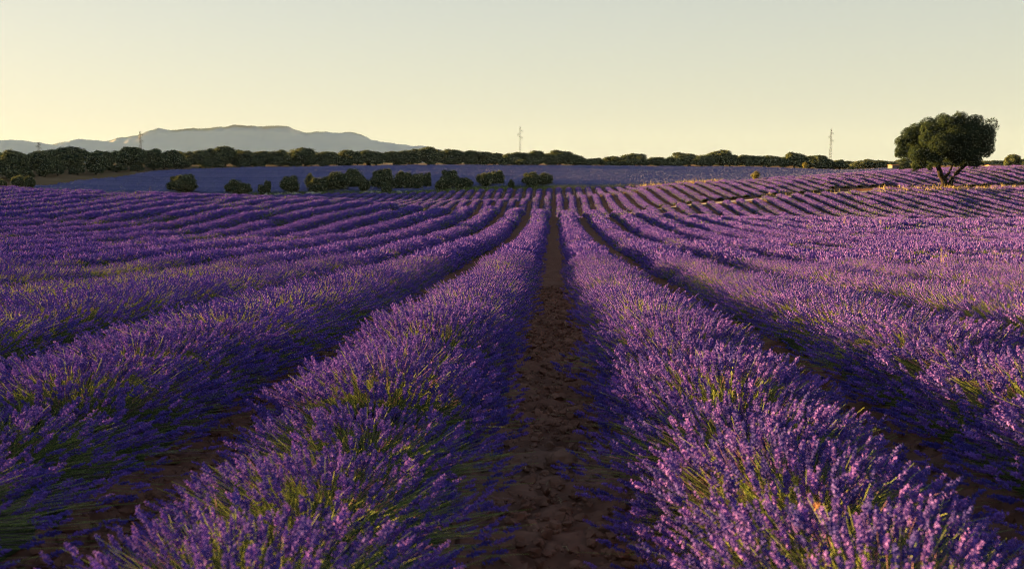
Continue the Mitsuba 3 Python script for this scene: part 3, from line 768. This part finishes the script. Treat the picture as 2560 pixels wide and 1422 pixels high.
# ------------------------------------------------------------------ farm buildings behind the crest
def shed(px0, px1, py_roof, py_eave, Y, label):
    key = numbered('farm_building')
    a, b = at(px0, py_eave, Y), at(px1, py_eave, Y)
    zb = float(min(land(a[0], Y), land(b[0], Y))) - 0.3
    L, h, rise = b[0] - a[0], a[2] - zb, (at(px0, py_roof, Y)[2] - a[2])
    bx = lambda cx, cy, cz, sx, sy, sz: trimesh.creation.box([sx, sy, sz], trimesh.transformations.translation_matrix([cx, cy, cz]))
    cx, D = (a[0] + b[0]) / 2, 2.6
    scene[key + '__wall'] = mikit.ply(bx(cx, Y + D / 2, zb + h / 2, L - 0.3, D, h), 'whitewash')
    rf = trimesh.Trimesh([[a[0], Y - 0.3, zb + h], [b[0], Y - 0.3, zb + h], [b[0], Y + D + 0.3, zb + h], [a[0], Y + D + 0.3, zb + h], [a[0], Y + D / 2, zb + h + rise], [b[0], Y + D / 2, zb + h + rise]],
                         [[0, 1, 5], [0, 5, 4], [2, 3, 4], [2, 4, 5], [0, 4, 3], [1, 2, 5], [0, 3, 2], [0, 2, 1]], process=False)
    scene[key + '__roof'] = mikit.ply(rf, 'terracotta')
    scene[key + '__door'] = mikit.ply(bx(cx - L * 0.18, Y - 0.01, zb + h * 0.4, L * 0.16, 0.06, h * 0.8), 'dark_opening')
    scene[key + '__window'] = mikit.ply(bx(cx + L * 0.22, Y - 0.01, zb + h * 0.62, L * 0.12, 0.06, h * 0.3), 'dark_opening')
    labels[key] = {'label': label, 'category': 'building'}


shed(2229, 2249, 411.5, 413.5, 200, 'small white farm building left of the big oak with a pale tiled roof')
shed(2476, 2506, 412.5, 414.5, 200, 'low white farm building behind the crest right of the big oak')

# ------------------------------------------------------------------ the far lavender field in the hollow: its rows run across and read as one mass
rng = np.random.default_rng(91)
def hit(px, py, y0=140.0, y1=420.0):
    """Where the line of sight through a pixel first meets the land between two distances."""
    ys = np.linspace(y0, y1, 400)
    p = np.array([at(px, py, q) for q in ys])
    below = np.flatnonzero(p[:, 2] < land(p[:, 0], p[:, 1]))
    return p[below[0]] if len(below) else p[-1]


edge = np.array([hit(*q) for q in ((60, 470), (100, 461), (250, 444), (420, 430), (600, 424), (800, 421), (1000, 418), (1500, 419), (1900, 422), (2150, 430))])
edge[:, 1] += 3.5
bag = Bag()
for k in range(70):
    Yr = 158.0 + k * 1.95
    x0, x1 = -0.53 * Yr, 0.34 * Yr
    xr = np.arange(x0, x1, 0.8)
    yr = Yr + 0.25 * (meshkit.noise(np.stack([xr * 0.05, xr * 0 + k, xr * 0], -1), 4) - 0.5) + (xr + 40) * 0.02
    ok = (yr < np.interp(xr, edge[:, 0], edge[:, 1]) - 3.5) & (yr > 161 + np.clip(xr - 10, 0, 60) * 0.0)
    h = 0.40 + 0.35 * meshkit.fbm(np.stack([xr * 0.6, yr * 1.1, xr * 0], -1), 3, 6)
    zl = land(xr, yr)
    for q in np.flatnonzero(ok[:-1] & ok[1:]):
        pass
    prof_ = np.array([[-0.62, -0.06], [-0.42, 0.7], [0.0, 1.0], [0.42, 0.7], [0.62, -0.06]])
    P = np.stack([np.repeat(xr[:, None], 5, 1), yr[:, None] + prof_[None, :, 0] * (0.85 + 0.3 * rng.random((len(xr), 1))), zl[:, None] + prof_[None, :, 1] * h[:, None]], -1)
    i, j = np.meshgrid(np.flatnonzero(ok[:-1] & ok[1:]), np.arange(4), indexing='ij')
    if i.size:
        a = i * 5 + j
        qd = np.stack([a, a + 5, a + 6, a + 1], -1).reshape(-1, 4)
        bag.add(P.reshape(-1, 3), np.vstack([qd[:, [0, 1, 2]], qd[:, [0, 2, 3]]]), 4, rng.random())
        m = rng.integers(0, len(xr), len(xr) * 5)
        m = m[ok[m]]
        p = np.stack([xr[m] + rng.uniform(-0.4, 0.4, len(m)), yr[m] + rng.uniform(-0.5, 0.5, len(m)), zl[m] + h[m] * rng.uniform(0.4, 0.95, len(m))], 1)
        d = rng.normal(0, 0.5, (len(m), 3)) + [0, 0, 1.2]
        e = np.cross(d, rng.normal(0, 1, (len(m), 3)))
        e /= np.linalg.norm(e, axis=1, keepdims=True)
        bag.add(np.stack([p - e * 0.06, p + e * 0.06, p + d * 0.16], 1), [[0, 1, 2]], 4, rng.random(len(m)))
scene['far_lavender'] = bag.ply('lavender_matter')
labels['far_lavender'] = {'label': 'broad lavender field in blue shade in front of the far wood', 'kind': 'stuff', 'category': 'lavender field'}


# ------------------------------------------------------------------ dry grass along the field edges and round the oak's foot
def tufts(points, rng, blades=26, h=0.5, r=0.25, width=0.012, kind=0):
    b = Bag()
    for x, y, s in points:
        n = blades
        p = np.stack([x + rng.normal(0, r * s, n), y + rng.normal(0, r * s, n), np.zeros(n)], 1)
        p[:, 2] = land(p[:, 0], p[:, 1]) - 0.02
        d = rng.normal(0, 0.35, (n, 3)) + [0, 0, 1]
        L = h * s * rng.uniform(0.5, 1.1, n)[:, None]
        e = np.cross(d, rng.normal(0, 1, (n, 3)))
        e /= np.linalg.norm(e, axis=1, keepdims=True)
        b.add(np.stack([p - e * width, p + e * width, p + d * L * 0.6 + e * width * 0.7, p + d * L + [0, 0, -0.08 * s]], 1), [[0, 1, 2], [0, 2, 3]], kind, rng.random(n))
    return b


rng = np.random.default_rng(17)
pts = []
for px in np.arange(1395, 1800, 2.2):
    g = at(px, 461, 157 if px < 1560 else 157 - (px - 1560) * 0.10)
    for q in range(2):
        pts.append((g[0] + rng.normal(0, 0.4), g[1] + rng.normal(0, 1.0), rng.uniform(0.7, 1.5) * (1.0 if meshkit.noise(np.array([px * 0.03, q, 0.0]), 3) > 0.4 else 0.5)))
for n in range(170):
    a, r = rng.uniform(0, 6.3), abs(rng.normal(0, 3.4))
    pts.append((base[0] + 1.5 * math.cos(a) * r, base[1] - 1.2 + 0.45 * math.sin(a) * r, rng.uniform(0.5, 1.2)))
for px in np.arange(2440, 2600, 5):
    pts.append((at(px, 462, 107.5)[0], 107.5 + rng.normal(0, 0.6), rng.uniform(0.5, 1.1)))
for X in np.arange(-22, 60, 0.55):
    if rng.random() < 0.3:
        pts.append((X, gap_y(X) + (1.4 if rng.random() < 0.7 else -1.2) + rng.normal(0, 0.3), rng.uniform(0.4, 0.9)))
scene['dry_grass'] = tufts(pts, rng, 30, 0.5, 0.35, 0.018).ply('straw')
labels['dry_grass'] = {'label': 'pale straw-coloured dry grass along the field edges and at the foot of the oak', 'kind': 'stuff', 'category': 'dry grass'}
pts = [(at(px, 0, 160)[0] + rng.normal(0, 1), rng.uniform(155, 162), rng.uniform(0.6, 1.4)) for px in rng.uniform(560, 1420, 420)]
scene['green_grass'] = tufts(pts, rng, 24, 0.5, 0.4, 0.03, 2).ply('lavender_matter')
labels['green_grass'] = {'label': 'rough green grass in the shade under the round trees', 'kind': 'stuff', 'category': 'grass'}

# ------------------------------------------------------------------ clods, straw and small single things
rng = np.random.default_rng(23)
lumps = []
for q in range(40):
    hp = rng.normal(0, 1, (13, 3))
    hp = hp / np.linalg.norm(hp, axis=1, keepdims=True) * rng.uniform(0.65, 1.15, (13, 1)) * [1.15, 1.0, 0.72]
    hull = trimesh.convex.convex_hull(hp)
    lumps.append((np.array(hull.vertices), np.array(hull.faces)))
N = 14000
Yc = 1.5 + 13 * rng.random(N) ** 1.8
Xc = np.where(Yc < 8, rng.choice([0, 0, 0, -1, -1, 1, -1, 2, -2], N), rng.choice([0, -1, 1], N)) * 1.5 + rng.normal(0, 0.23, N)
rc = 0.005 + 0.030 * rng.random(N) ** 3.0
Zc = land(Xc, Yc) - 0.012
V, Fs, n = [], [], 0
for q in range(N):
    v, f = lumps[q % 40]
    a = rng.uniform(0, 6.3)
    M = np.array([[math.cos(a), -math.sin(a), 0], [math.sin(a), math.cos(a), 0], [0, 0, 1]]) * rc[q]
    V.append(v @ M.T + [Xc[q], Yc[q], Zc[q] + rng.uniform(-0.3, 0.5) * rc[q]])
    Fs.append(f + n)
    n += len(v)
scene['soil_clods'] = mikit.ply((np.vstack(V), np.vstack(Fs)), 'soil')
labels['soil_clods'] = {'label': 'crumbly reddish clods scattered over the bare alleys', 'kind': 'stuff', 'category': 'soil clods'}
c = at(1405, 1195, 4.1)
cv, cf = blob([0, 0, 0], [0.065, 0.06, 0.045], rng, 3, 0.35)
scene['soil_clod'] = mikit.ply((cv + [c[0], 4.1, float(land(c[0], 4.1)) + 0.02], cf), 'soil', smooth=40)
labels['soil_clod'] = {'label': 'largest lump of reddish soil lying in the middle of the central alley', 'category': 'clod'}
b = Bag()
for q in range(200):
    Y = 1.9 + 11 * rng.random() ** 1.5
    X = rng.choice([0, 0, 0, -1.5, 1.5]) + rng.normal(0, 0.2)
    a, L = rng.uniform(0, 3.2), rng.uniform(0.015, 0.05)
    z = float(land(X, Y)) + 0.015
    tv, tf = tube([[X, Y, z], [X + L * .5 * math.cos(a), Y + L * .5 * math.sin(a), z + rng.uniform(0, .012)], [X + L * math.cos(a), Y + L * math.sin(a), z]], 0.0013, 4)
    b.add(tv, tf, 0, rng.random() * 0.5)
scene['straw_bits'] = b.ply('straw')
labels['straw_bits'] = {'label': 'short bits of straw and dry stalk lying on the bare soil', 'kind': 'stuff', 'category': 'straw'}


def stick(px0, py0, px1, py1, Y, label, r=0.003):
    a, b_ = at(px0, py0, Y), at(px1, py1, Y)
    key = numbered('dry_stick')
    tv, tf = tube(bent([a, (a + b_) / 2 + [0, 0, 0.004], b_], 6), r, 6)
    bb = Bag()
    bb.add(tv, tf, 0, 0.9)
    scene[key] = bb.ply('straw', smooth=True)
    labels[key] = {'label': label, 'category': 'stick'}


stick(675, 1042, 706, 1066, 4.75, 'pale thin stick poking up at the edge of the first left row')
stick(1400, 1154, 1434, 1153, 4.2, 'pale bit of dry stalk lying just behind the largest soil lump', 0.006)
stick(1313, 1396, 1328, 1405, 3.2, 'short whitish stalk on the soil near the bottom edge', 0.006)


def weed(px, py_top, py_base, Y, label, n=7, seed=0, r=0.0035):
    rr = np.random.default_rng(seed)
    key = numbered('dry_weed')
    foot, top = at(px, py_base, Y), at(px, py_top, Y)
    h = top[2] - foot[2]
    for q in range(n):
        lean = rr.normal(0, 0.24, 2)
        p = bent([foot + [rr.normal(0, .02), rr.normal(0, .02), -0.25], foot + [lean[0] * h * .3, lean[1] * h * .3, h * .45], foot + [lean[0] * h, lean[1] * h, h * rr.uniform(0.7, 1.0)]], 7)
        bb = Bag()
        tv, tf = tube(p, np.linspace(r, r * 0.5, 7), 5)
        bb.add(tv, tf, 0, rr.random())
        for w in range(6):
            c_ = p[-1] + (p[-2] - p[-1]) * rr.uniform(0, 1.6)
            sv, sf = blob(c_ + rr.normal(0, 0.012, 3), r * rr.uniform(1.1, 1.9), rr, 1, 0.2)
            bb.add(sv, sf, 0, rr.random())
        scene[key + '__stalk' + (f'_{q:03d}' if q else '')] = bb.ply('straw')
    labels[key] = {'label': label, 'category': 'weed', 'group': 'dry weeds standing above the lavender'}


weed(2352, 608, 672, 16.5, 'tall sheaf of thin dry weed stalks standing in the right-hand rows', 9, 1, 0.0013)
weed(2222, 622, 668, 18.5, 'sparse dry weed left of the tall sheaf in the right-hand rows', 5, 2, 0.0013)
weed(1772, 628, 672, 17.5, 'thin dry weed at the edge of the third right row', 5, 3, 0.0013)
weed(2490, 612, 668, 18, 'thin dry weed near the right edge of the photo', 5, 4, 0.0013)
weed(1690, 530, 556, 50, 'pale dry weed on the brow of the front field right of the alley', 6, 5, 0.004)
weed(2110, 540, 566, 46, 'tuft of pale dry weed on the brow below the middle strip', 7, 6, 0.004)
weed(2200, 546, 572, 45, 'dry weed on the brow right of the pale tuft', 6, 7, 0.004)
weed(62, 492, 532, 46, 'pale branching weed standing in the rows at the far left', 6, 8, 0.004)
weed(377, 466, 492, 57, 'pale weed on the skyline of the front field left of the round shrub', 4, 9, 0.004)
weed(2020, 556, 586, 40, 'small dry weed between the brow tufts and the right rows', 5, 10, 0.004)
weed(1186, 1120, 1160, 4.4, 'grey dry weed at the left edge of the central alley', 6, 11, 0.002)


def butterfly(px, py, Y, s, label, seed):
    rr = np.random.default_rng(seed)
    key = numbered('butterfly')
    c_ = at(px, py, Y)
    yaw = rr.uniform(-0.6, 0.6)
    R = np.array([[math.cos(yaw), -math.sin(yaw), 0], [math.sin(yaw), math.cos(yaw), 0], [0, 0, 1]])
    ang = np.linspace(0, 2 * math.pi, 15)[:-1]
    for q, sd in enumerate((-1, 1)):
        for part, (ox, oy, rx, ry) in (('forewing', (0.5, 0.22, 0.5, 0.36)), ('hindwing', (0.42, -0.28, 0.42, 0.32))):
            x, y = ox + rx * np.cos(ang), oy + ry * np.sin(ang)
            z = np.abs(x) * 0.75
            v_ = np.stack([sd * x, y, z], 1)
            v_ = np.vstack([v_, v_.mean(0) + [0, 0, 0.03]])
            f_ = [[k, (k + 1) % 14, 14] for k in range(14)]
            scene[numbered(f'{key}__{part}')] = mikit.ply((v_ * s @ R.T + c_, f_), 'white_wing')
    tv, tf = tube(np.array([[0, -0.5, 0], [0, 0, 0.05], [0, 0.5, 0.03]]) * s @ R.T + c_, [s * .05, s * .09, s * .06], 6)
    scene[key + '__body'] = mikit.ply((tv, tf), 'dark_body', smooth=True)
    labels[key] = {'label': label, 'category': 'butterfly'}


butterfly(105, 762, 7.6, 0.026, 'white butterfly on the flowers near the left edge of the photo', 1)
butterfly(674, 745, 8.0, 0.022, 'white butterfly on top of the second row left of the alley', 2)


def faded(px, py, Y, s, label, seed):
    rr = np.random.default_rng(seed)
    key = numbered('faded_flower')
    c_ = at(px, py, Y)
    n = 16
    d = rr.normal(0, 1, (n, 3)) + [0, -0.2, 0.6]
    d /= np.linalg.norm(d, axis=1, keepdims=True)
    e = rot_to(d, rr)[:, :, 0]
    bb = Bag()
    bb.add(np.stack([c_ - e * s * .12, c_ + d * s * .55 + e * s * .22, c_ + d * s, c_ + d * s * .55 - e * s * .22], 1), [[0, 1, 2], [0, 2, 3]], 0, 0.5)
    scene[key + '__petals'] = bb.ply('faded_petal')
    tv, tf = tube([c_, c_ + [0.005, 0.01, -0.14], c_ + [0, 0.03, -0.3]], 0.0025, 5)
    b2 = Bag()
    b2.add(tv, tf, 0, 0.4)
    scene[key + '__stalk'] = b2.ply('straw')
    labels[key] = {'label': label, 'category': 'flower'}


faded(1828, 1322, 2.6, 0.016, 'orange-brown faded flower among the spikes low in the first right row', 1)
faded(2042, 1268, 2.62, 0.017, 'orange-brown faded flower near the top of the first right row', 2)
rng = np.random.default_rng(41)
V, Fs, n = [], [], 0
for px, py, m in ((786, 477, 26), (700, 484, 16), (730, 485, 18), (925, 474, 10), (990, 476, 8)):
    for q in range(m):
        c_ = at(px + rng.normal(0, 10), py, 158.5)
        r = rng.uniform(0.12, 0.4)
        v, f = blob([c_[0], 158.5 + rng.normal(0, 0.6), float(land(c_[0], 158.5)) + r * 0.4], [r, r, r * 0.8], rng, 1, 0.3)
        V.append(v), Fs.append(f + n)
        n += len(v)
scene['field_stones'] = mikit.ply((np.vstack(V), np.vstack(Fs)), 'pale_stone')
labels['field_stones'] = {'label': 'pale grey field stones heaped at the feet of the round shrubs', 'kind': 'stuff', 'category': 'stones'}
